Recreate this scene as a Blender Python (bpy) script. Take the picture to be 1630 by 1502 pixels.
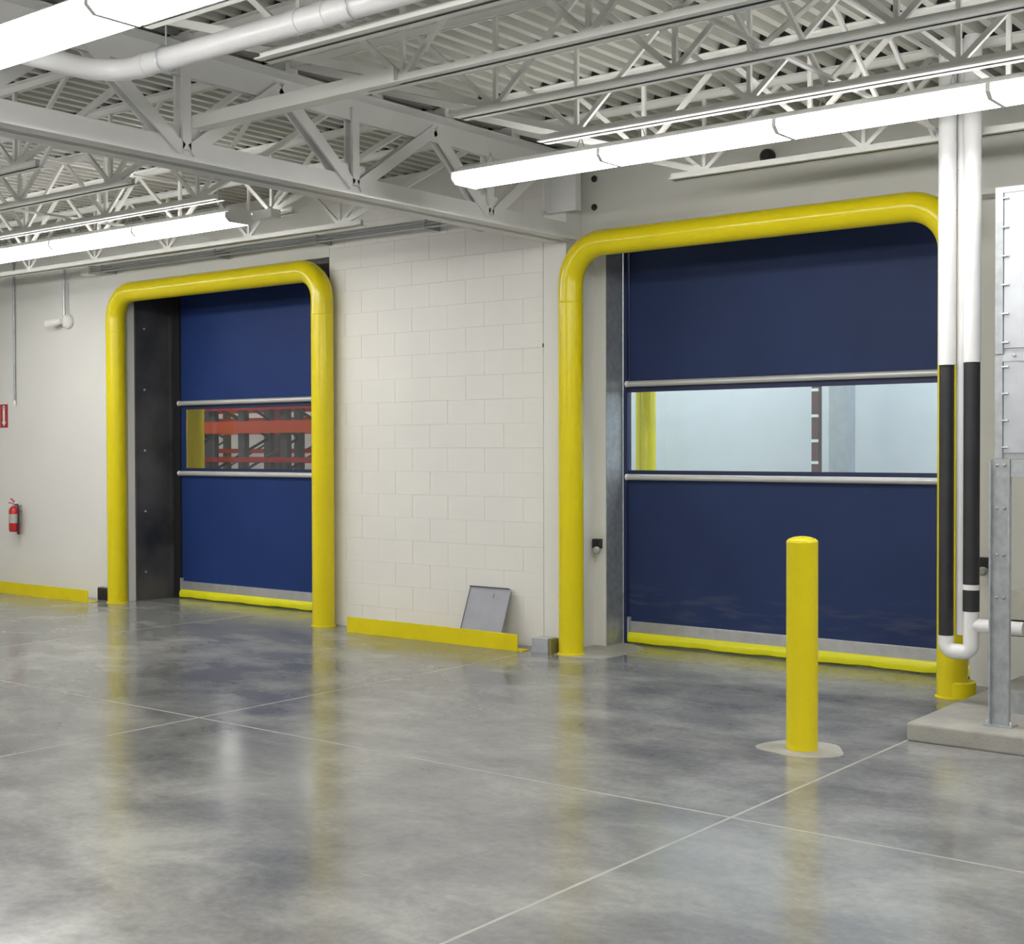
import bpy, bmesh, math, random
from mathutils import Vector, Matrix
random.seed(7)
for o in list(bpy.data.objects): bpy.data.objects.remove(o, do_unlink=True)
S = bpy.context.scene
COL = S.collection
PI = math.pi

# ---------------------------------------------------------------- camera, world, exposure
F_PX = 2165.0
yaw, pit, rol = math.radians(38.2), math.radians(1.02), math.radians(0.14)
fw = Vector((-math.sin(yaw)*math.cos(pit), math.cos(yaw)*math.cos(pit), -math.sin(pit)))
r0 = Vector((math.cos(yaw), math.sin(yaw), 0)); d0 = fw.cross(r0)
rt = r0*math.cos(rol) + d0*math.sin(rol); dn = d0*math.cos(rol) - r0*math.sin(rol)
cam_d = bpy.data.cameras.new('camera'); cam = bpy.data.objects.new('camera', cam_d); COL.objects.link(cam)
M = Matrix((rt, -dn, -fw)).transposed().to_4x4(); M.translation = (0, 0, 1.6)
cam.matrix_world = M
cam_d.sensor_fit = 'HORIZONTAL'; cam_d.sensor_width = 36; cam_d.lens = F_PX/1630*36
cam_d.clip_start = 0.05; cam_d.clip_end = 200
S.camera = cam
W = bpy.data.worlds.new('world'); S.world = W; W.use_nodes = True
W.node_tree.nodes['Background'].inputs[0].default_value = (0.5, 0.55, 0.6, 1)
W.node_tree.nodes['Background'].inputs[1].default_value = 0.05
S.view_settings.view_transform = 'Standard'; S.view_settings.look = 'None'
S.view_settings.gamma = 1; S.view_settings.use_curve_mapping = False
S.view_settings.exposure = 0.12
LAMP_ROOM = 18.0        # radiance of the strip-light lenses in this room
LAMP_COLD = 19.0        # in the bright room beyond the wide door
LAMP_RACK = 20.0         # in the rack store beyond the narrow door

# ---------------------------------------------------------------- materials
def srgb(r, g, b):
    f = lambda c: (c/255/12.92) if c <= 10 else ((c/255+.055)/1.055)**2.4
    return (f(r), f(g), f(b), 1)
def mat(name, col, rough=.5, metal=0, spec=.5, var=.06, vscale=6, bump=0, bscale=60, coat=0, col2=None, detail=4, rvar=0):
    m = bpy.data.materials.new(name); m.use_nodes = True
    n, l = m.node_tree.nodes, m.node_tree.links
    b = n['Principled BSDF']
    b.inputs['Roughness'].default_value = rough; b.inputs['Metallic'].default_value = metal
    b.inputs['Specular IOR Level'].default_value = spec; b.inputs['Coat Weight'].default_value = coat
    tc = n.new('ShaderNodeTexCoord'); geo = n.new('ShaderNodeNewGeometry')
    nz = n.new('ShaderNodeTexNoise'); nz.inputs['Scale'].default_value = vscale; nz.inputs['Detail'].default_value = detail
    l.new(geo.outputs['Position'], nz.inputs['Vector'])
    rp = n.new('ShaderNodeValToRGB'); rp.color_ramp.elements[0].position = .3; rp.color_ramp.elements[1].position = .7
    c2 = col2 or tuple(min(1, c*(1+var)) for c in col[:3])+(1,)
    c1 = col if col2 else tuple(c*(1-var) for c in col[:3])+(1,)
    rp.color_ramp.elements[0].color = c1; rp.color_ramp.elements[1].color = c2
    l.new(nz.outputs['Fac'], rp.inputs[0]); l.new(rp.outputs[0], b.inputs['Base Color'])
    if rvar:
        mr = n.new('ShaderNodeMapRange'); mr.inputs[1].default_value = .3; mr.inputs[2].default_value = .7
        mr.inputs[3].default_value = rough-rvar; mr.inputs[4].default_value = rough+rvar
        l.new(nz.outputs['Fac'], mr.inputs[0]); l.new(mr.outputs[0], b.inputs['Roughness'])
    if bump:
        nb = n.new('ShaderNodeTexNoise'); nb.inputs['Scale'].default_value = bscale; nb.inputs['Detail'].default_value = 3
        l.new(geo.outputs['Position'], nb.inputs['Vector'])
        bp = n.new('ShaderNodeBump'); bp.inputs['Strength'].default_value = bump; bp.inputs['Distance'].default_value = .01
        l.new(nb.outputs['Fac'], bp.inputs['Height']); l.new(bp.outputs[0], b.inputs['Normal'])
    return m
def emit(name, col, st):
    m = bpy.data.materials.new(name); m.use_nodes = True
    n, l = m.node_tree.nodes, m.node_tree.links
    n.remove(n['Principled BSDF']); e = n.new('ShaderNodeEmission')
    e.inputs[0].default_value = col; e.inputs[1].default_value = st
    l.new(e.outputs[0], n['Material Output'].inputs[0]); return m
def pane_mat(name, tint, refl):
    m = bpy.data.materials.new(name); m.use_nodes = True
    n, l = m.node_tree.nodes, m.node_tree.links
    n.remove(n['Principled BSDF'])
    t = n.new('ShaderNodeBsdfTransparent'); t.inputs[0].default_value = tint
    g = n.new('ShaderNodeBsdfGlossy'); g.inputs['Roughness'].default_value = .04; g.inputs[0].default_value = (1, 1, 1, 1)
    d = n.new('ShaderNodeBsdfDiffuse'); d.inputs[0].default_value = (.6, .65, .7, 1)
    lyr = n.new('ShaderNodeLayerWeight'); lyr.inputs[0].default_value = .5
    pw = n.new('ShaderNodeMath'); pw.operation = 'POWER'; pw.inputs[1].default_value = 5; l.new(lyr.outputs['Facing'], pw.inputs[0])
    lw = n.new('ShaderNodeMath'); lw.operation = 'MULTIPLY_ADD'; lw.inputs[1].default_value = .9; lw.inputs[2].default_value = .03; l.new(pw.outputs[0], lw.inputs[0])
    nz = n.new('ShaderNodeTexNoise'); nz.inputs['Scale'].default_value = 3.0
    bp = n.new('ShaderNodeBump'); bp.inputs['Strength'].default_value = .15; bp.inputs['Distance'].default_value = .02
    l.new(nz.outputs['Fac'], bp.inputs['Height']); l.new(bp.outputs[0], g.inputs['Normal'])
    mx = n.new('ShaderNodeMixShader'); l.new(lw.outputs[0], mx.inputs[0]); l.new(t.outputs[0], mx.inputs[1]); l.new(g.outputs[0], mx.inputs[2])
    m2 = n.new('ShaderNodeMixShader'); m2.inputs[0].default_value = refl; l.new(mx.outputs[0], m2.inputs[1]); l.new(d.outputs[0], m2.inputs[2])
    l.new(m2.outputs[0], n['Material Output'].inputs[0]); return m
def floor_mat():
    m = bpy.data.materials.new('polished_concrete'); m.use_nodes = True
    n, l = m.node_tree.nodes, m.node_tree.links; b = n['Principled BSDF']
    geo = n.new('ShaderNodeNewGeometry')
    def noise(sc, det, st=(1, 1, 1), rot=0, dist=0, rough=.5):
        mp = n.new('ShaderNodeMapping'); mp.inputs['Scale'].default_value = st; mp.inputs['Rotation'].default_value = (0, 0, rot)
        l.new(geo.outputs['Position'], mp.inputs[0])
        z = n.new('ShaderNodeTexNoise'); z.inputs['Scale'].default_value = sc; z.inputs['Detail'].default_value = det
        z.inputs['Distortion'].default_value = dist; z.inputs['Roughness'].default_value = rough
        l.new(mp.outputs[0], z.inputs['Vector']); return z.outputs['Fac']
    def rng(s, a, b_, c, d):
        r = n.new('ShaderNodeMapRange'); r.inputs[1].default_value = a; r.inputs[2].default_value = b_; r.inputs[3].default_value = c; r.inputs[4].default_value = d
        l.new(s, r.inputs[0]); return r.outputs[0]
    def math_(op, a, b_):
        k = n.new('ShaderNodeMath'); k.operation = op
        for i, v in enumerate((a, b_)):
            if isinstance(v, (int, float)): k.inputs[i].default_value = v
            else: l.new(v, k.inputs[i])
        return k.outputs[0]
    big = rng(noise(.5, 4, dist=.3, rough=.55), .3, .7, 0, 1)
    mid = rng(noise(1.7, 6, (1, 1.4, 1), .5, .3, .6), .28, .72, 0, 1)
    fine = rng(noise(22, 5, (1, 1, 1), 0, 0, .7), .3, .7, 0, 1)
    streak = rng(noise(6, 4, (.5, 6, 1), .9), .66, .74, 0, 1)
    f = math_('ADD', math_('MULTIPLY', big, .38), math_('ADD', math_('MULTIPLY', mid, .46), math_('MULTIPLY', fine, .16)))
    rp = n.new('ShaderNodeValToRGB'); e = rp.color_ramp.elements
    e[0].position = .16; e[0].color = (.105, .109, .116, 1); e[1].position = .84; e[1].color = (.35, .35, .33, 1)
    k = rp.color_ramp.elements.new(.5); k.color = (.205, .207, .205, 1)
    l.new(f, rp.inputs[0])
    mx = n.new('ShaderNodeMix'); mx.data_type = 'RGBA'; l.new(math_('MULTIPLY', streak, .10), mx.inputs[0])
    l.new(rp.outputs[0], mx.inputs[6]); mx.inputs[7].default_value = (.6, .6, .56, 1)
    l.new(mx.outputs[2], b.inputs['Base Color'])
    l.new(math_('ADD', math_('MULTIPLY', mid, .15), .11), b.inputs['Roughness'])
    b.inputs['Specular IOR Level'].default_value = .44
    bp = n.new('ShaderNodeBump'); bp.inputs['Strength'].default_value = .012; bp.inputs['Distance'].default_value = .01
    l.new(noise(14, 3), bp.inputs['Height']); l.new(bp.outputs[0], b.inputs['Normal'])
    return m
def curtain_mat(name, c, scuff=False):
    m = mat(name, c, .5, spec=.18, var=.08, vscale=1.6)
    n, l = m.node_tree.nodes, m.node_tree.links; b = n['Principled BSDF']
    src = b.inputs['Base Color'].links[0].from_socket
    geo = n.new('ShaderNodeNewGeometry')
    nb = n.new('ShaderNodeTexNoise'); nb.inputs['Scale'].default_value = 260; l.new(geo.outputs['Position'], nb.inputs['Vector'])
    bp = n.new('ShaderNodeBump'); bp.inputs['Strength'].default_value = .12; bp.inputs['Distance'].default_value = .004
    l.new(nb.outputs['Fac'], bp.inputs['Height']); l.new(bp.outputs[0], b.inputs['Normal'])
    if scuff:   # pale rubbed scuffs low on the fabric
        sx = n.new('ShaderNodeSeparateXYZ'); l.new(geo.outputs['Position'], sx.inputs[0])
        rm = n.new('ShaderNodeValToRGB'); e = rm.color_ramp.elements; e[0].position = .16; e[0].color = (0, 0, 0, 1); e[1].position = .30; e[1].color = (1, 1, 1, 1)
        k = e.new(.36); k.color = (.8, .8, .8, 1); k = e.new(.52); k.color = (0, 0, 0, 1)
        l.new(sx.outputs[2], rm.inputs[0])
        mp = n.new('ShaderNodeMapping'); mp.inputs['Scale'].default_value = (1.6, 1, 9); l.new(geo.outputs['Position'], mp.inputs[0])
        nz = n.new('ShaderNodeTexNoise'); nz.inputs['Scale'].default_value = 1.6; nz.inputs['Detail'].default_value = 6; l.new(mp.outputs[0], nz.inputs['Vector'])
        r2 = n.new('ShaderNodeMapRange'); r2.inputs[1].default_value = .50; r2.inputs[2].default_value = .95; l.new(nz.outputs['Fac'], r2.inputs[0])
        mu = n.new('ShaderNodeMath'); mu.operation = 'MULTIPLY'; l.new(rm.outputs[0], mu.inputs[0]); l.new(r2.outputs[0], mu.inputs[1])
        mx = n.new('ShaderNodeMix'); mx.data_type = 'RGBA'; l.new(mu.outputs[0], mx.inputs[0]); l.new(src, mx.inputs[6]); mx.inputs[7].default_value = (.13, .13, .17, 1)
        l.new(mx.outputs[2], b.inputs['Base Color'])
    return m
def stain_mat():
    m = mat('mill_scale_steel', (.036, .036, .038, 1), .40, metal=.2, spec=.5, col2=(.105, .102, .104, 1), vscale=2.2, rvar=.08, detail=6)
    return m

wall_m = mat('wall_paint', (.75, .745, .705, 1), .55, var=.02, vscale=1.3, bump=.08, bscale=90, spec=.4)
block_m = mat('painted_block', (.76, .745, .705, 1), .5, var=.025, vscale=2, bump=.12, bscale=120, spec=.4)
side_m = mat('room_wall_paint', (.68, .68, .66, 1), .6, var=.02)
steel_m = mat('painted_steel', (.74, .74, .71, 1), .42, var=.04, vscale=3)
girder_m = mat('painted_girder_steel', (.72, .72, .71, 1), .45, var=.04, vscale=2)
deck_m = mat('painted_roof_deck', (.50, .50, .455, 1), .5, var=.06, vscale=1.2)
floor_m = floor_mat()
joint_m = mat('joint_filler', (.35, .35, .32, 1), .5, var=.12, vscale=9)
grout_m = mat('pale_grout', (.38, .365, .32, 1), .5, var=.16, vscale=7)
yel_m = mat('yellow_sleeve', (.72, .60, .006, 1), .22, var=.03, vscale=2, spec=.42)
yel2_m = mat('yellow_paint', (.72, .60, .006, 1), .4, spec=.3, var=.05, vscale=5)
seal_m = mat('yellow_seal_vinyl', (.78, .76, .01, 1), .35, var=.03, vscale=8)
blue1_m = curtain_mat('blue_curtain_fabric', (.017, .040, .155, 1))
blue2_m = curtain_mat('navy_curtain_fabric', (.024, .040, .110, 1), True)
hem_m = mat('navy_hem', (.015, .022, .075, 1), .5)
alu_m = mat('aluminium', (.55, .55, .55, 1), .35, metal=.6, var=.08, vscale=14)
bar_m = mat('satin_wind_bar', (.62, .62, .60, 1), .3, metal=.35, var=.04)
galv_m = mat('galvanised_steel', (.42, .44, .46, 1), .42, metal=.55, var=.14, vscale=22)
galvl_m = mat('bright_galvanised_sheet', (.50, .52, .555, 1), .33, metal=.5, var=.06, vscale=12)
black_m = stain_mat()
dark_m = mat('black_foam_insulation', (.022, .021, .024, 1), .55, var=.2, vscale=9)
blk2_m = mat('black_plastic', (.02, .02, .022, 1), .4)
pvc_m = mat('white_pipe_jacket', (.78, .78, .78, 1), .28, var=.02, bump=.15, bscale=26, coat=.2)
pvc2_m = mat('white_drain_pipe', (.72, .72, .72, 1), .3, var=.02)
red_m = mat('red_enamel', (.50, .018, .02, 1), .3)
rsign_m = mat('red_sign', (.40, .02, .025, 1), .45)
white_m = mat('white_plastic', (.85, .85, .83, 1), .4, var=.02)
label_m = mat('grey_label', (.42, .42, .40, 1), .5)
conc_m = mat('pad_concrete', (.33, .32, .29, 1), .75, var=.14, vscale=5, bump=.25, bscale=60)
orange_m = mat('orange_rack_beam', (.62, .09, .03, 1), .45, var=.05)
redrk_m = mat('red_rack_beam', (.42, .03, .03, 1), .45, var=.05)
rackg_m = mat('grey_rack_upright', (.085, .095, .10, 1), .5, var=.08)
brown_m = mat('brown_post', (.16, .085, .075, 1), .5)
lamp_m = emit('lit_lens', (1, .985, .955, 1), LAMP_ROOM)
lampc_m = emit('lit_lens_cold', (.80, .925, 1, 1), LAMP_COLD)
lampr_m = emit('lit_lens_rack', (1, .98, .94, 1), LAMP_RACK)
house_m = mat('white_fixture_enamel', (.75, .75, .74, 1), .35, var=.01)
pane1_m = pane_mat('smoky_vinyl_window', (.86, .86, .86, 1), .018)
pane2_m = pane_mat('clear_vinyl_window', (.93, .96, .98, 1), .03)
olive_m = mat('olive_reflection', (.20, .18, .06, 1), .5)
beige_m = mat('beige_panel', (.48, .47, .40, 1), .5)

# ---------------------------------------------------------------- mesh helpers
def bx(bm, x0, x1, y0, y1, z0, z1):
    v = [bm.verts.new(p) for p in ((x0,y0,z0),(x1,y0,z0),(x1,y1,z0),(x0,y1,z0),(x0,y0,z1),(x1,y0,z1),(x1,y1,z1),(x0,y1,z1))]
    for q in ((3,2,1,0),(4,5,6,7),(0,1,5,4),(1,2,6,5),(2,3,7,6),(3,0,4,7)): bm.faces.new([v[i] for i in q])
def frame_of(d):
    d = d.normalized(); up = Vector((0,0,1)) if abs(d.z) < .9 else Vector((1,0,0))
    a = d.cross(up).normalized(); return a, a.cross(d).normalized()
def bar(bm, p, q, w, h, side=None):
    """box-section bar from p to q; w across `side`, h across the other axis"""
    p, q = Vector(p), Vector(q); d = (q-p).normalized()
    if side is None: a, b = frame_of(d)
    else:
        a = Vector(side); a = (a - d*a.dot(d)).normalized(); b = a.cross(d).normalized()
    v = []
    for e in (p, q):
        for s, t in ((-1,-1),(1,-1),(1,1),(-1,1)): v.append(bm.verts.new(e + a*s*w/2 + b*t*h/2))
    for f in ((3,2,1,0),(4,5,6,7),(0,1,5,4),(1,2,6,5),(2,3,7,6),(3,0,4,7)): bm.faces.new([v[i] for i in f])
def tube(bm, pts, r, n=16, caps=True, rads=None):
    pts = [Vector(p) for p in pts]; rings = []; a = None
    for i, p in enumerate(pts):
        d = (pts[min(i+1, len(pts)-1)] - pts[max(i-1, 0)]).normalized()
        if a is None: a, _ = frame_of(d)
        a = (a - d*a.dot(d)).normalized(); b = d.cross(a)
        rr = rads[i] if rads else r
        rings.append([bm.verts.new(p + (a*math.cos(2*PI*k/n) + b*math.sin(2*PI*k/n))*rr) for k in range(n)])
    for i in range(len(rings)-1):
        for k in range(n): bm.faces.new((rings[i][k], rings[i][(k+1)%n], rings[i+1][(k+1)%n], rings[i+1][k]))
    if caps: bm.faces.new(rings[0][::-1]); bm.faces.new(rings[-1])
def lathe(bm, c, prof, n=24, axis='Z'):
    rings = []
    for r, z in prof:
        ring = []
        for k in range(n):
            a = 2*PI*k/n; u, v = r*math.cos(a), r*math.sin(a)
            p = {'Z': (u, v, z), 'X': (z, u, v), 'Y': (u, z, v)}[axis]
            ring.append(bm.verts.new((c[0]+p[0], c[1]+p[1], c[2]+p[2])))
        rings.append(ring)
    for i in range(len(rings)-1):
        for k in range(n): bm.faces.new((rings[i][k], rings[i][(k+1)%n], rings[i+1][(k+1)%n], rings[i+1][k]))
    bm.faces.new(rings[0][::-1]); bm.faces.new(rings[-1])
def prism(bm, prof, x0, x1, axis='X'):
    """closed 2D profile extruded along an axis"""
    def pt(u, v, t): return {'X': (t, u, v), 'Y': (u, t, v), 'Z': (u, v, t)}[axis]
    A = [bm.verts.new(pt(u, v, x0)) for u, v in prof]; B = [bm.verts.new(pt(u, v, x1)) for u, v in prof]
    n = len(prof)
    for i in range(n): bm.faces.new((A[i], A[(i+1)%n], B[(i+1)%n], B[i]))
    bm.faces.new(A[::-1]); bm.faces.new(B)
def arc(c, r, a0, a1, n, plane='XZ'):
    out = []
    for i in range(n+1):
        a = a0+(a1-a0)*i/n; u, v = r*math.cos(a), r*math.sin(a)
        out.append({'XZ': (c[0]+u, c[1], c[2]+v), 'XY': (c[0]+u, c[1]+v, c[2]), 'YZ': (c[0], c[1]+u, c[2]+v)}[plane])
    return out
def obj(name, bm, m, parent=None, smooth=False, bevel=0, loc=None):
    if bevel: bmesh.ops.bevel(bm, geom=bm.edges[:], offset=bevel, segments=2, affect='EDGES', profile=.6, clamp_overlap=True)
    bmesh.ops.recalc_face_normals(bm, faces=bm.faces[:])
    me = bpy.data.meshes.new(name); bm.to_mesh(me); bm.free()
    me.materials.append(m)
    o = bpy.data.objects.new(name, me); COL.objects.link(o)
    if loc: o.location = loc
    if smooth:
        for p in me.polygons: p.use_smooth = True
        me.set_sharp_from_angle(angle=math.radians(38))
    if parent: o.parent = parent; o.matrix_parent_inverse = parent.matrix_world.inverted() if False else Matrix()
    return o
def BM(): return bmesh.new()
def box(name, m, parent, x0, x1, y0, y1, z0, z1, bevel=0):
    bm = BM(); bx(bm, x0, x1, y0, y1, z0, z1); return obj(name, bm, m, parent, bevel=bevel)
def tag(o, label, cat=None, group=None, kind=None):
    o['label'] = label
    if cat: o['category'] = cat
    if group: o['group'] = group
    if kind: o['kind'] = kind
    return o
def empty(name, loc=(0,0,0)):
    o = bpy.data.objects.new(name, None); COL.objects.link(o); o.location = loc; o.empty_display_size = .1; return o
def thing(name, label, cat, group=None, loc=(0,0,0)): return tag(empty(name, loc), label, cat, group)
def struct(o, label=None):
    o['kind'] = 'structure'
    if label: o['label'] = label
    return o
def copy_tree(o, parent=None):
    c = o.copy(); COL.objects.link(c)
    if parent: c.parent = parent
    for ch in list(o.children): copy_tree(ch, c)
    return c

# ---------------------------------------------------------------- setting: dimensions
YW = 8.68            # face of the door wall
YR = 9.06            # wall set back beside the wide door
YH = 8.88            # steel header over the wide door
ZD = 3.955           # underside of roof deck ribs
XL, XR, YF, YB = -15.4, 4.2, -8.5, 17.0

# ---- floor: slabs parted by filled joints
bm = BM(); bx(bm, -24, XR, YF, YB, -.12, -.0004); floor = struct(obj('floor', bm, joint_m), 'grey polished concrete floor with pale filled joints')
JX = [-24, -20.78, -17.2, -13.62, -10.04, -6.456, -2.88, .70, XR]; JY = [YF, -5.54, -1.96, 1.62, 5.185, 8.78, 12.9, YB]
for i in range(len(JX)-1):
    for j in range(len(JY)-1):
        if JX[i+1] < -15.5 and JY[j+1] < 9: continue
        g = .008; bm = BM(); bx(bm, JX[i]+g, JX[i+1]-g, JY[j]+g, JY[j+1]-g, -.05, 0); obj('slab', bm, floor_m, floor)
# pale grout ring round the bollard and cement dust at the goal post foot
def blob(name, c, rx, ry, z, m, parent, seed, n=40):
    rnd = random.Random(seed); bm = BM(); ph = [rnd.uniform(0, 6.28) for _ in range(4)]
    ring = []
    for k in range(n):
        a = 2*PI*k/n; s = 1 + .07*math.sin(2*a+ph[0]) + .05*math.sin(3*a+ph[1]) + .04*math.sin(5*a+ph[2])
        ring.append((c[0]+rx*s*math.cos(a), c[1]+ry*s*math.sin(a)))
    prism(bm, ring, -.01, z, 'Z'); return obj(name, bm, m, parent)
blob('grout_patch', (-3.24, 6.6), .215, .215, .0015, grout_m, floor, 3)
blob('grout_patch', (-6.12, 8.85), .36, .42, .0012, grout_m, floor, 5)

# ---- ceiling: ribbed roof deck, ribs square to the door wall
bm = BM(); pitch = .132; hi = .062
pts = []; x = XL-.5-8
while x < XR+.3:
    pts += [(x, ZD), (x+.045, ZD), (x+.062, ZD+hi), (x+.115, ZD+hi)]; x += pitch
va = [bm.verts.new((u, YF, v)) for u, v in pts]; vb = [bm.verts.new((u, YB, v)) for u, v in pts]
for i in range(len(pts)-1): bm.faces.new((va[i], va[i+1], vb[i+1], vb[i]))
vt = [bm.verts.new(p) for p in ((XL-8.6, YF, ZD+.12), (XR+.4, YF, ZD+.12), (XR+.4, YB, ZD+.12), (XL-8.6, YB, ZD+.12))]; bm.faces.new(vt)
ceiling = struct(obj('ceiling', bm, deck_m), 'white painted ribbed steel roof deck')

# ---- walls
O1L, O1R, O1T = -11.93, -8.93, 3.33     # narrow door opening
XC = -6.285                              # right end of block wall
J2L, J2R, J2T = -6.17, -3.22, 3.24      # wide door opening
bm = BM()
bx(bm, XL, O1L, YW, 9.22, 0, ZD)                        # left of the narrow door
bx(bm, O1L, O1R, YW, 9.22, O1T, ZD)                     # over it
bx(bm, O1R, -6.513, YW+.005, 9.22, 0, ZD)               # core behind the blocks
bx(bm, -6.507, XC, YW, 9.22, 0, ZD)                     # strip right of the control joint
bx(bm, -6.513, -6.507, YW+.012, 9.2, 0, ZD)
bx(bm, XC, J2L, YR, 9.30, 0, ZD)                        # set-back jamb wall
bx(bm, J2R, XR, YR, 9.30, 0, ZD)                        # right of the wide door
wall_back = struct(obj('wall_back', bm, wall_m), 'off-white painted door wall')
# painted concrete blocks between the two doors
bw, bh, g = (-6.513-O1R)/6, .2, .0005
def block_mesh(name, w):
    b = BM(); bx(b, g, w-g, 0, .03, g, bh-g)
    fr = [e for e in b.edges if all(v.co.y < .001 for v in e.verts)]
    bmesh.ops.bevel(b, geom=fr, offset=.0009, segments=1, affect='EDGES')
    bmesh.ops.recalc_face_normals(b, faces=b.faces[:])
    me = bpy.data.meshes.new(name); b.to_mesh(me); b.free(); me.materials.append(block_m); return me
full, half = block_mesh('block', bw), block_mesh('half_block', bw/2)
for r in range(19):
    z = r*bh; x = O1R; k = 0
    lst = [full]*6 if r % 2 == 0 else [half]+[full]*5+[half]
    for me in lst:
        o = bpy.data.objects.new('block', me); COL.objects.link(o); o.parent = wall_back
        o.location = (x, YW + random.uniform(0, .0012), z); x += bw if me is full else bw/2
box('block', wall_m, wall_back, O1R, -6.513, YW+.001, YW+.03, 3.8, ZD)
box('joint_clip', blk2_m, wall_back, -6.516, -6.506, YW-.004, YW+.004, 2.40, 2.43)
# steel header over the wide door
header = struct(box('trim_1', wall_m, None, XC+.004, XR, YH, 9.30, J2T, ZD), 'grey steel header over the wide door')
for z in (3.497, 3.72):
    bm = BM(); lathe(bm, (-6.15, YH, z), [(.026, 0), (.026, -.012), (.018, -.02), (.012, -.03)], 16, 'Y'); obj('anchor_bolt', bm, blk2_m, header, True)
bm = BM(); lathe(bm, (-4.62, YH, 3.688), [(.05, 0), (.055, -.02), (.05, -.06), (.03, -.08)], 18, 'Y'); obj('sounder', bm, blk2_m, header, True)
# galvanised return at the wide door, black steel lining at the narrow door
struct(box('trim_2', galv_m, None, J2L, J2L+.006, YR+.002, 9.30, 0, J2T), 'galvanised return at the left jamb of the wide door')
lin = struct(box('trim_3', black_m, None, O1L, O1L+.012, YW+.085, 9.24, 0, O1T), 'blackened steel lining plate of the narrow door')
box('flange', black_m, lin, O1L+.012, O1L+.03, 9.205, 9.24, 0, O1T)
box('flange', black_m, lin, O1L+.012, O1L+.022, YW+.085, YW+.105, 0, O1T)
for z in (.30, .94, 1.58, 2.22, 2.86):
    bm = BM(); lathe(bm, (O1L+.012, YW+.20, z), [(.011, 0), (.011, .012), (.006, .02)], 8, 'X'); obj('stud', bm, galvl_m, lin)
struct(box('trim_4', black_m, None, O1R-.014, O1R-.002, YW+.01, 9.24, 0, O1T), 'blackened steel lining on the right of the narrow door')
struct(box('trim_5', black_m, None, O1L+.035, O1R-.016, YW+.12, 9.22, O1T-.10, O1T-.002), 'black lintel added as shade at the top of the narrow door opening')  # black box stands in for the shadow above the curtain
# bearing plate and stiffener where the girder meets the wall
br = struct(box('trim_6', girder_m, None, -6.46, -6.14, YW-.07, YW-.002, 3.44, 3.90), 'steel bearing plate at the girder end')
box('stiffener', girder_m, br, -6.40, -6.385, YW-.15, YW-.07, 3.44, 3.85)
# remaining room shell
struct(box('wall_left', side_m, None, XL-.2, XL, YF, YW, 0, ZD+.1), 'white end wall of the room')
struct(box('wall_right', side_m, None, XR, XR+.2, YF, YB, 0, ZD+.1), 'white side wall of the room')
struct(box('wall_front', side_m, None, XL-.2, XR+.2, YF-.2, YF, 0, ZD+.1), 'white wall opposite the doors')
# rooms beyond the doors
struct(box('wall_partition', side_m, None, -8.62, -8.5, 9.24, YB, 0, ZD), 'white partition between the rooms beyond')
struct(box('wall_far_right', side_m, None, -8.5, XR, 12.6, 12.75, 0, ZD), 'white wall seen through the wide door window')
struct(box('wall_far_left', side_m, None, -24, -8.62, 16.6, 16.8, 0, ZD), 'pale wall at the back of the rack store')
struct(box('wall_far_side', side_m, None, -24.1, -24, 9.22, 16.8, 0, ZD), 'side wall of the rack store')
struct(box('wall_rear', side_m, None, -24, XL, 9.1, 9.22, 0, ZD), 'wall beside the rack store')

# ---------------------------------------------------------------- fabric roll doors (part of the setting)
def roll_door(name, label, x0, x1, y, ztop, zb_up, zb_lo, blue, pane, wx0, bar_r, sidegap):
    d = empty(name); struct(d, label)
    z_w0, z_w1 = zb_lo+.045, zb_up-.055
    box('curtain_panel', blue, d, x0, x1, y, y+.006, z_w1+.0, ztop)
    box('curtain_panel', blue, d, x0, x1, y, y+.006, .17, z_w0)
    box('window_hem', hem_m, d, x0, x1, y-.003, y, z_w1-.012, z_w1+.03)
    box('window_hem', hem_m, d, x0, x1, y-.003, y, z_w0-.03, z_w0+.012)
    if wx0 > x0: box('curtain_edge', blue, d, x0, wx0, y, y+.006, z_w0, z_w1)
    box('window_pane', pane, d, wx0, x1, y+.001, y+.004, z_w0, z_w1)
    for z in (zb_up, zb_lo):
        bm = BM(); tube(bm, [(x0+.012, y-.026, z), (x1, y-.026, z)], bar_r, 14); b = obj('wind_bar', bm, bar_m, d, True)
        bm = BM(); tube(bm, [(x0-.012, y-.026, z), (x0+.012, y-.026, z)], bar_r*1.04, 14); obj('bar_end_cap', bm, white_m, b, True)
    b = box('bottom_bar', alu_m, d, x0+.02, x1, y-.02, y+.03, .088, .182, .004)
    box('end_plate', galvl_m, b, x0-.005, x0+.018, y-.03, y+.03, .075, .215, .002)
    # slack yellow seal tube under the bar
    rnd = random.Random(hash(name) % 97); n = 36; bm = BM(); rings = []
    prof = [(-.028, .092), (-.046, .072), (-.05, .045), (-.044, .016), (-.02, .004), (.02, .004), (.034, .03), (.034, .092)]
    ph = rnd.uniform(0, 6)
    for i in range(n+1):
        x = x0+.01+(x1-x0-.01)*i/n; w = .004*math.sin(x*9+ph)+.003*math.sin(x*23+ph)
        rings.append([bm.verts.new((x, y+u+w*(1 if u < 0 else 0), v+(w*.8 if .01 < v < .09 else 0))) for u, v in prof])
    for i in range(n):
        for k in range(len(prof)): bm.faces.new((rings[i][k], rings[i][(k+1)%len(prof)], rings[i+1][(k+1)%len(prof)], rings[i+1][k]))
    bm.faces.new(rings[0]); bm.faces.new(rings[-1][::-1]); obj('bottom_seal', bm, seal_m, d, True)
    return d
d1 = roll_door('door_1', 'blue fabric roll door with smoky window in the narrow opening', -11.80, -8.96, 9.27, 3.45, 2.082, 1.335, blue1_m, pane1_m, -11.73, .026, .05)
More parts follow.
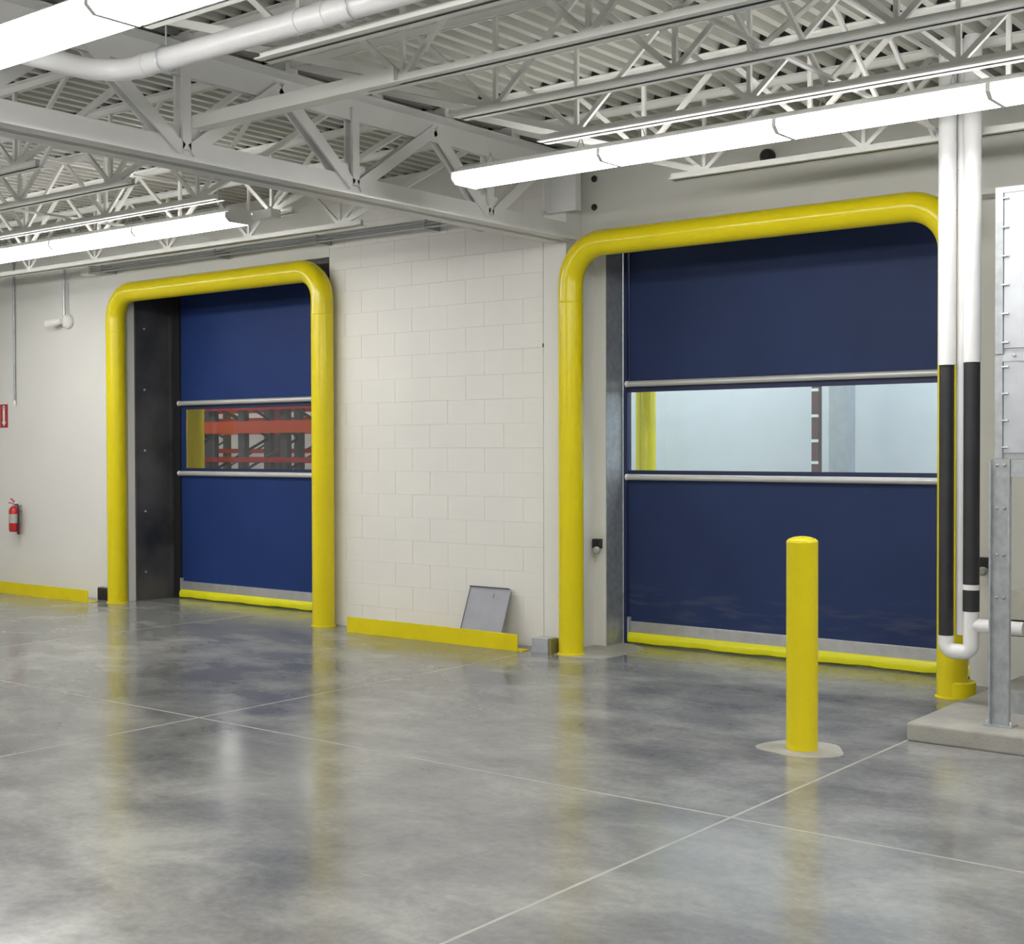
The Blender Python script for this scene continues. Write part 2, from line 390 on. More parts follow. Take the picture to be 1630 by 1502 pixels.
box('side_guide', blk2_m, d1, -11.928, -11.80, 9.245, 9.31, 0, 3.4)
box('side_guide', hem_m, d1, -8.965, -8.946, 9.245, 9.30, 0, 3.4)
d2 = roll_door('door_2', 'navy fabric roll door with wide clear window in the wide opening', -6.125, -3.245, 9.335, 3.45, 2.116, 1.358, blue2_m, pane2_m, -6.125, .025, .03)
box('side_guide', hem_m, d2, J2L+.008, -6.128, 9.305, 9.37, 0, 3.4)
box('side_guide', hem_m, d2, -3.243, J2R, 9.305, 9.37, 0, 3.4)
for dd, xa, xb, yy in ((d1, -11.9, -8.95, 9.42), (d2, J2L, J2R, 9.48)):
    bm = BM(); tube(bm, [(xa, yy, 3.55), (xb, yy, 3.55)], .13, 20); obj('roll_drum', bm, hem_m, dd, True)

# ---------------------------------------------------------------- door guards (bent yellow pipe)
def guard(name, label, xa, xb, y, zc, r, R):
    t = thing(name, label, 'door guard', 'yellow pipe guards around the doors', (0, 0, 0))
    p = [(xa, y, 0), (xa, y, .8), (xa, y, 1.6), (xa, y, zc-R)] + arc((xa+R, y, zc-R), R, PI, PI/2, 14)[1:] \
        + [(xa+R+(xb-xa-2*R)*i/5, y, zc) for i in range(1, 5)] + arc((xb-R, y, zc-R), R, PI/2, 0, 14) + [(xb, y, 1.6), (xb, y, .8), (xb, y, 0)]
    bm = BM(); tube(bm, p, r, 32); obj('bent_pipe', bm, yel_m, t, True)
    for x in (xa, xb):
        bm = BM(); lathe(bm, (x, y, 0), [(r+.012, 0), (r+.012, .006), (r+.002, .012)], 32); obj('base_collar', bm, yel2_m, t, True)
    for x in (xa, xb):
        bm = BM(); lathe(bm, (x, y, zc-R-.14), [(r+.0006, 0), (r+.0022, .004), (r+.0006, .008)], 32); obj('sleeve_joint', bm, yel_m, t, True)
    return t
guard('door_guard', 'yellow bent pipe guard framing the narrow blue door with black jamb', -11.96, -8.90, 8.56, 3.205, .101, .27)
g2 = guard('door_guard', 'yellow bent pipe guard framing the wide navy door behind the bollard', -6.155, -3.155, 8.56, 3.155, .097, .30)
bm = BM(); lathe(bm, (-3.118, 8.575, 0), [(.106, 0), (.106, .10), (.102, .105)], 28); obj('anchor_sleeve', bm, yel2_m, g2, True)

# ---------------------------------------------------------------- bollard
t = thing('bollard', 'free-standing yellow bollard on the floor in front of the wide door', 'bollard')
bm = BM(); prof = [(.083, 0), (.083, 1.085), (.0835, 1.09), (.0835, 1.098)]; lathe(bm, (-3.24, 6.6, 0), prof, 36); obj('post_sleeve', bm, yel_m, t, True)
bm = BM(); lathe(bm, (-3.24, 6.6, 1.098), [(.0835, 0), (.081, .008), (.068, .018), (.045, .026), (.02, .030), (.003, .031)], 36); obj('domed_cap', bm, yel_m, t, True)

# ---------------------------------------------------------------- floor-mounted yellow angle guards along the wall
def kick(label, xa, xb, y, h):
    t = thing('wall_guard_rail', label, 'guard rail', 'yellow angle guards at the wall foot')
    box('upright_leg', yel2_m, t, xa, xb, y, y+.012, 0, h, .002)
    box('floor_leg', yel2_m, t, xa, xb+.035, y+.012, y+.10, 0, .010)
    n = max(2, int((xb-xa)/.6))
    for i in range(n):
        x = xa+.15+(xb-xa-.3)*i/(n-1)
        bm = BM(); lathe(bm, (x, y+.055, .010), [(.014, 0), (.014, .01), (.007, .012), (.007, .022)], 6); obj('anchor_bolt', bm, galv_m, t)
kick('yellow angle guard on the floor below the leaning grey tray, between the two doors', -8.445, -6.565, 8.40, .134)
kick('yellow angle guard on the floor below the fire extinguisher', -15.1, -12.20, 8.36, .130)

# ---------------------------------------------------------------- things at the wall foot
t = thing('metal_tray', 'grey sheet metal tray leaning on the block wall behind the yellow guard', 'metal sheet')
top, bot = Vector((0, 8.645, .455)), Vector((0, 8.47, .0)); up = (top-bot).normalized(); nr = Vector((1,0,0)).cross(up).normalized()
L = (top-bot).length; w = .44
def tp(u, v, k): q = bot + up*v + nr*k; return (-7.24+u, q.y, q.z)
def slab(bm, u0, u1, v0, v1, k0, k1):
    v = [bm.verts.new(tp(*c)) for c in ((u0,v0,k0),(u1,v0,k0),(u1,v1,k0),(u0,v1,k0),(u0,v0,k1),(u1,v0,k1),(u1,v1,k1),(u0,v1,k1))]
    for q in ((3,2,1,0),(4,5,6,7),(0,1,5,4),(1,2,6,5),(2,3,7,6),(3,0,4,7)): bm.faces.new([v[i] for i in q])
tray_m = mat('dull_grey_sheet', (.29, .295, .325, 1), .45, metal=.3, var=.06, vscale=6)
lip_m = mat('dark_grey_lip', (.12, .12, .14, 1), .5, metal=.3)
cr = .03
prof = [(0, 0), (w, 0), (w, L-cr)] + [(w-cr+cr*math.cos(a), L-cr+cr*math.sin(a)) for a in [PI/2*i/5 for i in range(1, 6)]] + [(0, L)]
bm = BM(); A = [bm.verts.new(tp(u, v, 0)) for u, v in prof]; B = [bm.verts.new(tp(u, v, .003)) for u, v in prof]
for i in range(len(prof)): bm.faces.new((A[i], A[(i+1)%len(prof)], B[(i+1)%len(prof)], B[i]))
bm.faces.new(A[::-1]); bm.faces.new(B); obj('sheet', bm, tray_m, t)
s = 1 if nr.y < 0 else -1     # lips stand towards the room
for nm, a in (('top_lip', (0, w-cr, L-.004, L, .003*s, .022*s)), ('side_lip', (w-.004, w, 0, L-cr, .003*s, .018*s)), ('side_lip', (0, .004, 0, L, .003*s, .010*s))):
    bm = BM(); slab(bm, *a); obj(nm, bm, lip_m if nm == 'top_lip' else tray_m, t)
bm = BM(); slab(bm, w*.6, w*.6+.006, L-.09, L-.05, .003*s, .005*s); obj('slot', bm, lip_m, t)

t = thing('junction_box', 'small galvanised box on the floor beside the left post of the wide door', 'metal box')
box('body', galvl_m, t, -6.46, -6.30, 8.45, 8.56, 0, .118, .003)
box('cover_lip', galv_m, t, -6.463, -6.297, 8.447, 8.452, .0, .014)
for x in (-6.43, -6.375):
    bm = BM(); lathe(bm, (x, 8.45, .055), [(.006, 0), (.006, -.003), (.003, -.005)], 10, 'Y'); obj('screw', bm, galv_m, t)
box('reflection_side', olive_m, t, -6.297, -6.268, 8.452, 8.55, .0, .115, .003)  # olive colour puts the yellow post's reflection on the galvanised side

t = thing('rubber_bumper', 'black block at the wall foot beside the left yellow post', 'bumper')
box('bumper_body', blk2_m, t, -12.37, -12.075, 8.60, 8.678, 0, .128, .006)
box('end_strip', white_m, t, -12.385, -12.372, 8.60, 8.678, 0, .138)
for x in (-12.30, -12.15):
    bm = BM(); lathe(bm, (x, 8.60, .065), [(.010, 0), (.010, -.004), (.005, -.008)], 8, 'Y'); obj('bolt_head', bm, blk2_m, t)

# fire extinguisher
t = thing('fire_extinguisher', 'red fire extinguisher hanging on the left end of the wall', 'extinguisher')
ex, ey = -13.925, 8.595
bm = BM(); lathe(bm, (ex, ey, .665), [(.045, 0), (.056, .008), (.06, .03), (.06, .235), (.052, .265), (.03, .285), (.018, .29)], 22); cyl = obj('cylinder', bm, red_m, t, True)
bm = BM(); lathe(bm, (ex, ey, .765), [(.0605, 0), (.0608, .001), (.0608, .10), (.0605, .101)], 22); obj('paper_label', bm, label_m, cyl, True)
bm = BM(); lathe(bm, (ex, ey, .953), [(.02, 0), (.02, .035), (.014, .04)], 14); obj('valve', bm, galv_m, t, True)
bm = BM(); bar(bm, (ex+.02, ey, .985), (ex-.09, ey-.01, .992), .018, .01); obj('carry_handle', bm, red_m, t)
bm = BM(); bar(bm, (ex+.01, ey, 1.0), (ex-.05, ey-.01, 1.04), .018, .008); obj('lever', bm, red_m, t)
bm = BM(); lathe(bm, (ex+.03, ey, .985), [(.018, -.008), (.018, .008)], 12, 'Y'); obj('gauge', bm, white_m, t, True)
bm = BM(); tube(bm, [(ex+.02, ey, .975), (ex+.06, ey, .975), (ex+.082, ey, .94), (ex+.086, ey, .86), (ex+.082, ey, .76), (ex+.08, ey, .67), (ex+.08, ey, .655)], .011, 10); obj('hose', bm, blk2_m, t, True)
bm = BM(); tube(bm, [(ex+.08, ey, .69), (ex+.08, ey, .64)], .013, 10, rads=[.012, .017]); obj('nozzle', bm, blk2_m, t, True)
box('wall_bracket', galv_m, t, ex-.02, ex+.02, ey+.055, YW, .90, .965)

t = thing('extinguisher_sign', 'narrow red sign with a white arrow, high above the fire extinguisher', 'sign')
box('plate', rsign_m, t, -14.325, -14.175, YW-.008, YW-.001, 1.845, 2.112)
bm = BM(); sx = -14.245
for pr in ([(sx-.02, 1.91), (sx+.02, 1.91), (sx+.02, 2.045), (sx-.02, 2.045)], [(sx-.043, 1.91), (sx, 1.86), (sx+.043, 1.91)]):
    prism(bm, pr, YW-.0095, YW-.008, 'Y')
obj('white_arrow', bm, white_m, t)
bm = BM(); lathe(bm, (sx, YW-.008, 2.072), [(.026, 0), (.026, -.0015)], 16, 'Y'); obj('white_disc', bm, white_m, t)
bm = BM(); prism(bm, [(sx-.012, 2.062), (sx+.012, 2.062), (sx+.012, 2.082), (sx-.012, 2.082)], YW-.0112, YW-.0094, 'Y'); obj('mark', bm, rsign_m, t)

# conduit drops on the left wall
t = thing('conduit_drop', 'thin grey conduit running down the wall above the extinguisher', 'conduit')
bm = BM(); tube(bm, [(-14.0, 8.66, 2.14), (-14.0, 8.66, 3.95)], .012, 10); obj('conduit', bm, galv_m, t, True)
bm = BM(); tube(bm, [(-14.0, 8.66, 2.10), (-14.0, 8.66, 2.15)], .016, 10); obj('end_bushing', bm, white_m, t, True)
t = thing('alarm_horn', 'white horn hanging from a short chrome conduit left of the narrow door', 'alarm horn')
bm = BM(); tube(bm, [(-12.975, 8.63, 3.02), (-12.975, 8.63, 3.60)], .014, 12); obj('conduit_stem', bm, galvl_m, t, True)
bm = BM(); lathe(bm, (-12.955, 8.67, 2.985), [(.078, 0), (.078, -.03), (.06, -.05), (.02, -.055)], 24, 'Y'); obj('back_plate', bm, white_m, t, True)
bm = BM(); tube(bm, [(-12.98, 8.60, 2.985), (-13.10, 8.585, 2.975), (-13.2, 8.57, 2.965)], .04, 20, rads=[.03, .042, .05]); obj('horn_bell', bm, white_m, t, True)

# control box on the set-back wall and a switch right of the door
for nm, lab, x in (('push_button', 'small black button box on the set-back wall left of the wide door', -6.235), ('push_button', 'small black button box on the wall behind the insulated pipes', -3.13)):
    t = thing(nm, lab, 'button box')
    box('box_body', blk2_m, t, x-.035, x+.035, YR-.05, YR-.001, .79, .865, .004)
    bm = BM(); lathe(bm, (x+.015, YR-.05, .775), [(.03, .0), (.03, -.02), (.02, -.03)], 14, 'Y'); obj('button', bm, label_m, t, True)

# ---------------------------------------------------------------- roof steel
YJ = [3.61, 4.29, 4.98, 5.71, 6.46, 7.18, 7.92]
ORD = ['first', 'second', 'third', 'fourth', 'fifth', 'sixth', 'seventh']
ZB = 3.40
def chord(bm, x0, x1, y, z, up):
    s = 1 if up else -1     # two angles back to back with a gap
    for k in (-1, 1):
        a, b = sorted((y+k*.012, y+k*.052)); bx(bm, x0, x1, a, b, z-.003*(1-s)/1, z+.006) if False else bx(bm, x0, x1, a, b, min(z, z+s*.006), max(z, z+s*.006))
        a, b = sorted((y+k*.012, y+k*.017)); bx(bm, x0, x1, a, b, min(z, z+s*.045), max(z, z+s*.045))
GX = -6.3
def make_joist(sgn):
    """joist built at Y = 0; sgn +1: right bay, -1: left bay"""
    t = empty('roof_joist')
    xe = 2.2 if sgn > 0 else -15.35
    n0 = -4.60 if sgn > 0 else -8.02
    pit = 1.12*sgn; nodes = []
    x = n0
    while (x < xe-.9) if sgn > 0 else (x > xe+1.2): nodes.append(x); x += pit
    a, b = sorted((GX+.02*sgn, xe)); bm = BM(); chord(bm, a, b, 0, ZD-.002, False); obj('top_chord', bm, steel_m, t)
    a, b = sorted((n0-.25*sgn, nodes[-1]+.25*sgn)); bm = BM(); chord(bm, a, b, 0, ZB, True); obj('bottom_chord', bm, steel_m, t)
    zt = ZD-.03; zb = ZB+.03
    def web(p, q, w=.028):
        bm = BM(); bar(bm, p, q, .022, w, (0, 1, 0)); obj('web_member', bm, steel_m, t)
    web((GX+.12*sgn, 0, zt), (nodes[0], 0, zb), .04)
    for i, x in enumerate(nodes):
        web((x, 0, zb), (x, 0, zt), .024)
        if i: web((x-pit*.5, 0, zt), (x, 0, zb))
        else: web((x-pit*.52, 0, zt), (x, 0, zb))
        web((x, 0, zb), (x+pit*.5, 0, zt))
    return t
def flute_shade_bm(x0, x1):  # black plugs added as the shade inside the deck flutes above a joist
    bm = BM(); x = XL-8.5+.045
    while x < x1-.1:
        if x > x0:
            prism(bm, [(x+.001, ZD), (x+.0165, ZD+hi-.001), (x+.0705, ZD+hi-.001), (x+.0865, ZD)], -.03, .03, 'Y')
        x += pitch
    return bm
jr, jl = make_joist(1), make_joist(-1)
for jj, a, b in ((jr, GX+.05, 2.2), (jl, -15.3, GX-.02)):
    obj('flute_shade', flute_shade_bm(a, b), blk2_m, jj)['kind'] = 'stuff'
side = {1: 'right', -1: 'left'}
first = {1: True, -1: True}
for sgn, proto, ys in ((1, jr, YJ), (-1, jl, YJ[1:])):
    ys = ys[::-1]
    for i, y in enumerate(ys):
        t = proto if i == 0 else copy_tree(proto)
        t.location = (0, y, 0)
        if i == 0: lab = 'open-web roof joist nearest the door wall, %s of the girder' % side[sgn]
        else: lab = 'open-web roof joist, %s out from the door wall, %s of the girder' % (ORD[i], side[sgn])
        tag(t, lab, 'roof joist', 'open-web roof joists')
        if sgn > 0 and y == 4.98:
            bm = BM(); bx(bm, GX+.13, -4.62, -.045, .045, ZB+.002, ZB+.075); o = obj('chord_extension', bm, steel_m, t)
# girder square to the door wall
t = thing('roof_girder', 'deep steel truss girder running from the door wall towards the left foreground', 'girder')
def gchord(z, up, y0, y1):
    s = 1 if up else -1; bm = BM()
    for k in (-1, 1):
        a, b = sorted((GX, GX+k*.14)); bx(bm, a, b, y0, y1, min(z, z+s*.012), max(z, z+s*.012))
        a, b = sorted((GX+k*.012, GX+k*.024)); bx(bm, a, b, y0, y1, min(z, z+s*.15), max(z, z+s*.15))
    return bm
obj('bottom_chord', gchord(3.215, True, 1.0, YW-.005), girder_m, t)
obj('top_chord', gchord(3.87, False, 1.0, YW-.005), girder_m, t)
bn = [2.15, 3.56, 4.97, 6.33, 7.72]; tn = [1.45, 2.86, 4.28, 5.69, 7.11, 8.42]
def gweb(p, q, wd):
    bm = BM()
    for k in (-1, 1): bar(bm, (GX+k*.033, p[0], p[1]), (GX+k*.033, q[0], q[1]), .018, wd, (1, 0, 0))
    obj('web_member', bm, girder_m, t)
for i, b in enumerate(bn):
    gweb((tn[i], 3.80), (b-.03, 3.30), .075); gweb((b+.03, 3.30), (tn[i+1], 3.80), .075)
    gweb((b, 3.30), (b, 3.80), .06)
for b in bn:
    bm = BM(); prism(bm, [(b-.17, 3.24), (b+.17, 3.24), (b+.11, 3.44), (b-.11, 3.44)], GX-.010, GX+.010, 'X'); obj('gusset_plate', bm, girder_m, t)
for y in YJ:
    if y < 8: box('joist_seat', girder_m, t, GX-.11, GX+.11, y-.05, y+.05, 3.872, ZD-.01)
# bridging angles between the joists
for k, (x, z) in enumerate(((-3.0, ZB+.062), (-3.0, 3.90), (-9.6, ZB+.062), (-9.6, 3.90), (-1.2, 3.90))):
    lab = ['lower bridging rod crossing under the joists right of the girder', 'upper bridging rod above the long light row', 'lower bridging rod crossing under the joists left of the girder', 'upper bridging rod left of the girder', 'upper bridging rod at the right edge of the ceiling'][k]
    bm = BM(); bar(bm, (x, 4.25, z), (x, 7.96, z), .022, .016); tag(obj('bridging_rod', bm, steel_m), lab, 'bridging', 'joist bridging rods')
for k, (ya, yb, x) in enumerate(((4.98, 5.71, -3.05), (5.71, 6.46, -3.05), (6.46, 7.18, -3.05), (7.18, 7.92, -3.05))):
    t = thing('cross_bridging', 'crossed brace angles between the %s and %s joists from the door wall' % (ORD[5-1-k] if k < 3 else 'second', ORD[5-2-k] if k < 3 else 'first'), 'bracing', 'crossed joist braces')
    for z0, z1 in ((ZB+.03, ZD-.05), (ZD-.05, ZB+.03)):
        bm = BM(); bar(bm, (x+(.015 if z0 > z1 else -.015), ya, z0), (x+(.015 if z0 > z1 else -.015), yb, z1), .02, .024, (1, 0, 0)); obj('brace_angle', bm, steel_m, t)

# ---------------------------------------------------------------- strip lights
UL = 1.15
def make_fixture(lm):
    t = empty('strip_light')
    bm = BM(); prism(bm, [(-.135, .068), (-.137, .030), (-.10, 0), (.10, 0), (.137, .030), (.135, .068)], .012, UL-.012); obj('lit_lens', bm, lm, t)
    bm = BM(); prism(bm, [(-.118, .0685), (.118, .0685), (.116, .076), (.06, .115), (-.06, .115), (-.116, .076)], .0, UL); h = obj('housing', bm, house_m, t)
    for x in (0, UL-.012):
        bm = BM(); prism(bm, [(-.139, .069), (-.141, .029), (-.103, -.003), (.103, -.003), (.141, .029), (.139, .069)], x, x+.012); obj('end_plate', bm, house_m, t)
    for x in (.22, UL-.22):
        bm = BM(); tube(bm, [(x, -.05, .11), (x, 0, .19)], .003, 6); tube(bm, [(x, .05, .11), (x, 0, .19)], .003, 6); obj('hanger_wire', bm, galv_m, t)
    return t
fx = make_fixture(lamp_m); used = False
def place(proto, x, y, z, lab, grp):
    t = copy_tree(proto); t.location = (x, y, z); return tag(t, lab, 'strip light', grp)
RB, LB, ZL = -5.74, -7.98, 3.30
for i in range(7):
    lab = ('lit strip light before the wide door, %s unit from the left end of the row' % ORD[i])
    place(fx, RB+i*UL, 6.80, ZL, lab, 'strip lights in the row before the wide door')
for i in range(5):
    place(fx, LB-(i+1)*UL, 6.83, ZL, 'lit strip light in the row left of the girder, %s unit from its right end' % ORD[i], 'strip lights left of the girder')
for i in range(7):
    place(fx, RB+i*UL, 3.30, ZL, 'lit strip light in the big near row at top left, %s unit from the left' % ORD[i], 'strip lights in the near row at top left')
for y in (-.2, -3.7):
    for i in range(6): place(fx, RB+i*UL, y, ZL, 'lit strip light in a ceiling row behind the viewpoint', 'strip lights behind the viewpoint')
for y in (3.3, -.2, -3.7):
    for i in range(5): place(fx, LB-(i+1)*UL, y, ZL, 'lit strip light in a ceiling row off the left edge', 'strip lights off the left edge')
for ch in list(fx.children): bpy.data.objects.remove(ch, do_unlink=True)
bpy.data.objects.remove(fx, do_unlink=True)
fc, fr_ = make_fixture(lampc_m), make_fixture(lampr_m)
for y in (10.4, 11.7):
    for i in range(6): place(fc, -8.2+i*1.3, y, ZD-.188, 'cool strip light in the room beyond the wide door', 'strip lights beyond the wide door')
for y in (11.0, 15.2):
    for i in range(7): place(fr_, -22.5+i*1.9, y, ZD-.188, 'strip light in the rack store beyond the narrow door', 'strip lights in the rack store')
for p in (fc, fr_):
    for ch in list(p.children): bpy.data.objects.remove(ch, do_unlink=True)
    bpy.data.objects.remove(p, do_unlink=True)

t = thing('wiring_box', 'white wiring box with two knobs at the right end of the left light row', 'wiring box')
box('box_body', white_m, t, -7.95, -7.74, 6.92, 7.02, 3.335, 3.40, .004)
for x in (-7.89, -7.80):
    bm = BM(); lathe(bm, (x, 6.97, 3.40), [(.018, 0), (.018, .02), (.012, .026)], 12); obj('knob', bm, white_m, t, True)

# ---------------------------------------------------------------- pipes
t = thing('drain_pipe', 'thick white drain pipe with an elbow under the joists at top left', 'pipe')
r = .053; zc = 3.475; yc = 4.15
bm = BM(); path = [(-1.0, yc, zc+.005), (-3.0, yc, zc), (-5.60, yc, zc)] + [(-5.60-.22*math.sin(a), yc-.22+.22*math.cos(a), zc) for a in [PI/2*i/10 for i in range(1, 11)]] + [(-5.82, 3.4, zc), (-5.82, 2.2, zc)]
tube(bm, path, r, 22); obj('pipe_run', bm, pvc2_m, t, True)
for x in (-5.55, -4.47, -4.30):
    bm = BM(); tube(bm, [(x-.035, yc, zc), (x+.035, yc, zc)], r+.0035, 22); obj('coupling', bm, pvc2_m, t, True)
for x in (-5.38, -4.1):
    bm = BM(); tube(bm, [(x, yc+(r+.012)*math.cos(a), zc+(r+.012)*math.sin(a)) for a in [PI*2*i/16 for i in range(17)]], .004, 6, False)
    tube(bm, [(x, yc, zc+r), (x, yc, ZD-.02)], .005, 6); obj('clevis_hanger', bm, galvl_m, t, True)

# insulated riser pair at the right
py = 7.80
t = thing('insulated_pipe', 'pair of white and black insulated pipes joined by a white U bend beside the pad', 'pipe', 'insulated riser pipes')
xl, xr_ = -2.913, -2.766; rl, rr = .042, .046; zb = .47
bm = BM(); tube(bm, [(xl, py, 2.075), (xl, py, 3.0), (xl, py, ZD)], rl+.009, 22); obj('white_jacket', bm, pvc_m, t, True)
bm = BM(); tube(bm, [(xl, py, .49), (xl, py, 1.3), (xl, py, 2.08)], rl, 22); obj('black_insulation', bm, dark_m, t, True)
bm = BM(); tube(bm, [(xr_, py, 2.085), (xr_, py, 3.0), (xr_, py, ZD)], rr+.004, 22); obj('white_jacket', bm, pvc_m, t, True)
bm = BM(); tube(bm, [(xr_, py, .80), (xr_, py, 1.4), (xr_, py, 2.09)], rr, 22); obj('black_insulation', bm, dark_m, t, True)
bm = BM(); tube(bm, [(xr_, py, .775), (xr_, py, .805)], rr+.005, 22); obj('white_band', bm, pvc_m, t, True)
bm = BM(); tube(bm, [(xr_, py, .65), (xr_, py, .78)], rr+.001, 22); obj('black_insulation', bm, dark_m, t, True)
mid = (xl+xr_)/2; Rb = (xr_-xl)/2
bm = BM(); tube(bm, [(xl, py, .50), (xl, py, .465)] + arc((xl+.05, py, .46), .05, PI, 1.5*PI, 8) + arc((xr_-.05, py, .46), .05, 1.5*PI, 2*PI, 8) + [(xr_, py, .47), (xr_, py, .655)], .045, 22); ub = obj('u_bend', bm, pvc_m, t, True)
bm = BM(); tube(bm, [(xr_, py, .57), (xr_+.05, py, .57), (xr_+.30, py, .57)], .04, 20); obj('branch', bm, pvc_m, ub, True)
t = thing('drain_riser', 'slim white pipe standing between the two insulated pipes', 'pipe')
bm = BM(); tube(bm, [(mid, py+.05, .505), (mid, py+.05, ZD)], .034, 18); obj('pipe_body', bm, pvc_m, t, True)
bm = BM(); tube(bm, [(mid, py+.05, 3.2), (mid, py+.05, 3.26)], .038, 18); obj('coupling', bm, pvc_m, t, True)

# conduit run along the top of the door wall
t = thing('conduit_bundle', 'bundle of thin grey conduits running along the top of the door wall', 'conduit')
for k in range(3):
    bm = BM(); tube(bm, [(-12.3, 8.50+.0*k, 3.44+.026*k), (-7.3, 8.50, 3.44+.026*k)], .0095, 10); obj('conduit', bm, galvl_m, t, True)
for x in (-12.1, -10.3, -8.9, -7.6):
    box('strap', galv_m, t, x-.006, x+.006, 8.487, YW-.003, 3.428, 3.506)
box('pull_box', white_m, t, -12.42, -12.28, 8.46, 8.55, 3.42, 3.52, .003)
bm = BM(); tube(bm, [(-7.3, 8.50, 3.44), (-7.15, 8.52, 3.40), (-7.05, 8.55, 3.36), (-6.6, 8.55, 3.36)], .009, 10); obj('conduit_tail', bm, galvl_m, t, True)

# ---------------------------------------------------------------- concrete pad and air-handling cabinet at the right
pad = tag(box('equipment_pad', conc_m, None, -2.88, .2, 7.13, YR-.005, 0, .10, .012), 'low concrete pad under the metal cabinet at the right edge', 'concrete pad')
t = thing('air_cabinet', 'grey sheet metal cabinet on a channel frame standing on the concrete pad', 'cabinet')
cy = 7.36; X0, X1 = -2.485, -1.2
b = box('casing', galvl_m, t, X0+.01, X1, cy+.012, 8.35, 1.535, 2.985)
for z0, z1 in ((1.535, 2.085), (2.095, 2.985)):
    p = box('front_panel', galvl_m, t, X0+.045, X1-.045, cy, cy+.011, z0+.03, z1-.03, .002)
    box('panel_flange', galv_m, t, X0, X0+.042, cy-.006, cy+.011, z0, z1, .002)
    box('panel_flange', galv_m, t, X1-.042, X1, cy-.006, cy+.011, z0, z1, .002)
    box('top_flange', galvl_m, t, X0+.042, X1-.042, cy-.004, cy+.011, z1-.03, z1)
    n = 4 if z1 < 2.2 else 6
    for i in range(n):
        z = z0+.06+(z1-z0-.12)*i/(n-1)
        bm = BM(); tube(bm, [(X0+.038, cy-.004, z), (X0+.075, cy-.010, z)], .006, 8); obj('clip_bolt', bm, galvl_m, t, True)
bm = BM(); lathe(bm, (X0+.105, cy-.004, 2.085), [(.008, 0), (.008, -.02), (.004, -.024)], 8, 'Y'); obj('latch', bm, galvl_m, t)
# legs: open channels with lips towards the room
def leg(x, y, bolts):
    bm = BM(); w = .108
    bx(bm, x, x+w, y+.03, y+.036, .106, 1.532); bx(bm, x, x+.008, y, y+.03, .106, 1.532); bx(bm, x+w-.008, x+w, y, y+.03, .106, 1.532)
    lg = obj('leg', bm, galv_m, t)
    box('foot_plate', galv_m, lg, x-.02, x+w+.02, y-.02, y+.09, .10, .108)
    for z in bolts:
        for u in (.034, .072):
            bm = BM(); lathe(bm, (x+u, y+.03, z), [(.0085, 0), (.0085, -.008), (.004, -.016)], 8, 'Y'); obj('bolt', bm, galvl_m, lg)
    for u in (-.008, w+.008):
        bm = BM(); lathe(bm, (x+u, y+.01, .108), [(.009, 0), (.009, .01), (.005, .022)], 6); obj('anchor_bolt', bm, galvl_m, lg)
leg(-2.50, 7.315, (1.50, 1.27, 1.02, .79)); leg(-1.32, 7.315, (1.5,)); leg(-2.50, 8.2, ()); leg(-1.32, 8.2, ())
box('frame_rail', galv_m, t, -2.39, -1.32, 7.33, 7.345, 1.44, 1.53)
box('drain_pan', beige_m, t, -2.60, -1.25, 7.95, 8.30, .60, .765, .004)
bm = BM(); tube(bm, [(-2.70, 8.1, .54), (-1.0, 8.1, .54)], .055, 18); obj('suction_pipe', bm, dark_m, t, True)
bm = BM(); tube(bm, [(-2.45, 7.9, .30), (-1.0, 7.9, .30)], .08, 18); obj('fan_housing', bm, galv_m, t, True)
box('skid_rail', galv_m, t, -2.62, -1.2, 7.72, 7.80, .10, .22)

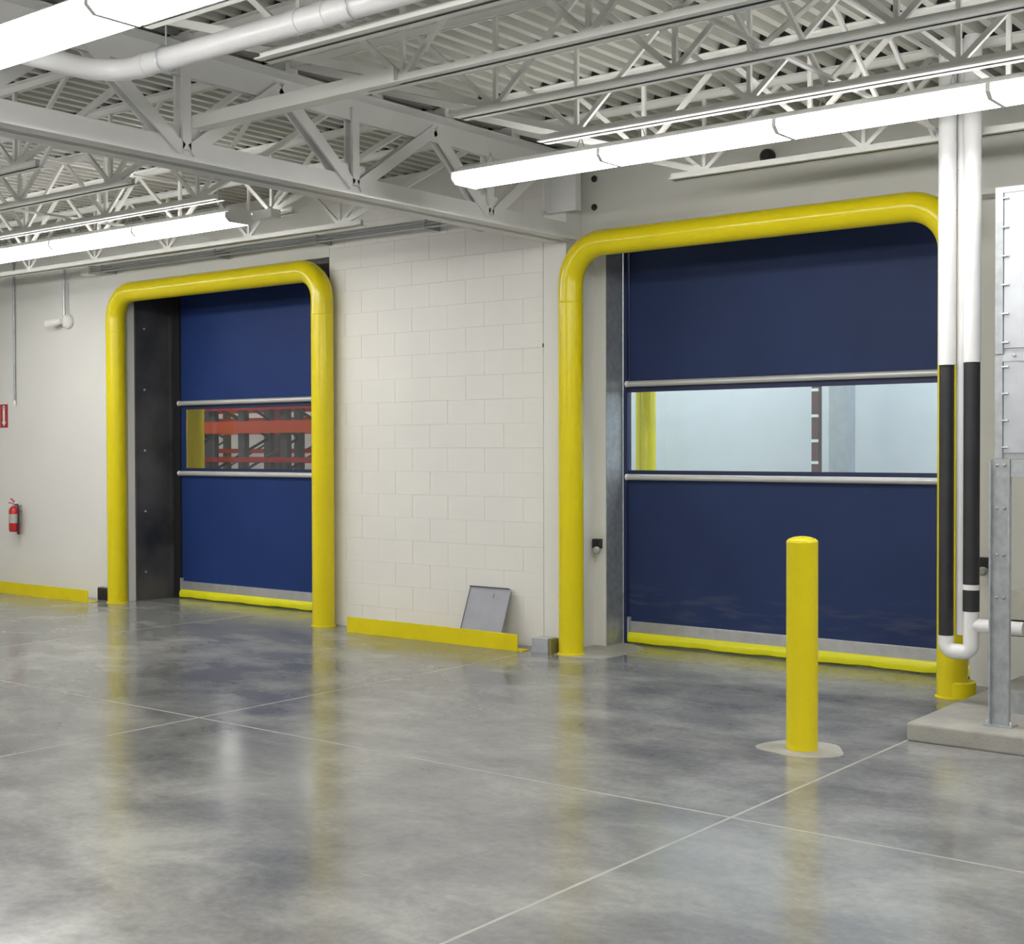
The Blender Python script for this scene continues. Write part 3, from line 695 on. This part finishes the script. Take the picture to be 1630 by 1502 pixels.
# ---------------------------------------------------------------- seen through the door windows
def yellow_post(lab, x, y, r):
    t = thing('guard_post', lab, 'guard post', 'yellow posts beyond the doors')
    bm = BM(); lathe(bm, (x, y, 0), [(r, 0), (r, 3.1), (r*.8, 3.13)], 24); obj('post_sleeve', bm, yel_m, t, True)
    bm = BM(); bx(bm, x-.004, x+.004, y-r-.003, y-r+.004, 0, 3.0); obj('seam', bm, yel2_m, t)
yellow_post('yellow post seen through the left end of the wide door window', -6.36, 9.95, .088)
yellow_post('yellow post seen through the left end of the narrow door window', -12.33, 9.88, .10)
yellow_post('second yellow post seen through the narrow door window', -12.66, 10.0, .07) if False else None
t = thing('brown_post', 'brown post with pale bands seen through the wide door window', 'post')
px, pyy = -5.81, 12.1
box('post_body', brown_m, t, px-.035, px+.035, pyy, pyy+.08, 0, 3.4)
for z in (1.45, 1.66, 1.90, 1.2, 2.15, 2.4): box('pale_band', white_m, t, px-.037, px+.037, pyy-.004, pyy+.002, z-.014, z+.014)
tag(box('grey_column', galvl_m, None, -5.62, -5.44, 12.0, 12.2, 0, 3.9, .004), 'pale grey column seen through the wide door window', 'column')
# pallet racks
def rack(lab, xs, y0, dep, zs, mats, uw=.05):
    x0, x1 = xs[0], xs[-1]
    t = thing('pallet_rack', lab, 'rack', 'pallet racks beyond the narrow door')
    for x in xs:
        for yy in (y0, y0+dep): box('upright', rackg_m, t, x-uw, x+uw, yy-.04, yy+.04, 0, 3.3)
        z = .4; s = 0
        while z < 3.0:
            a, b = (y0, y0+dep) if s % 2 == 0 else (y0+dep, y0)
            bm = BM(); bar(bm, (x, a, z), (x, b, z+.45), .03, .03); obj('lacing', bm, rackg_m, t); z += .45; s += 1
    for (z, h), mm in zip(zs, mats):
        for yy in (y0-.06, y0+dep+.06): box('beam', mm, t, x0-.05, x1+.05, yy-.02, yy+.02, z-h/2, z+h/2)
rack('grey pallet rack with a wide orange beam seen through the narrow door window', [-15.9, -14.6, -13.98, -13.16, -12.4], 12.0, 1.0, [(1.88, .16), (2.13, .05), (1.45, .06)], [orange_m, redrk_m, redrk_m], .065)
rack('red pallet rack standing further back in the store', [-20.6+1.18*i for i in range(7)], 14.3, 1.0, [(2.25, .10), (2.05, .05), (1.56, .07), (1.40, .05), (2.45, .05)], [redrk_m]*5)
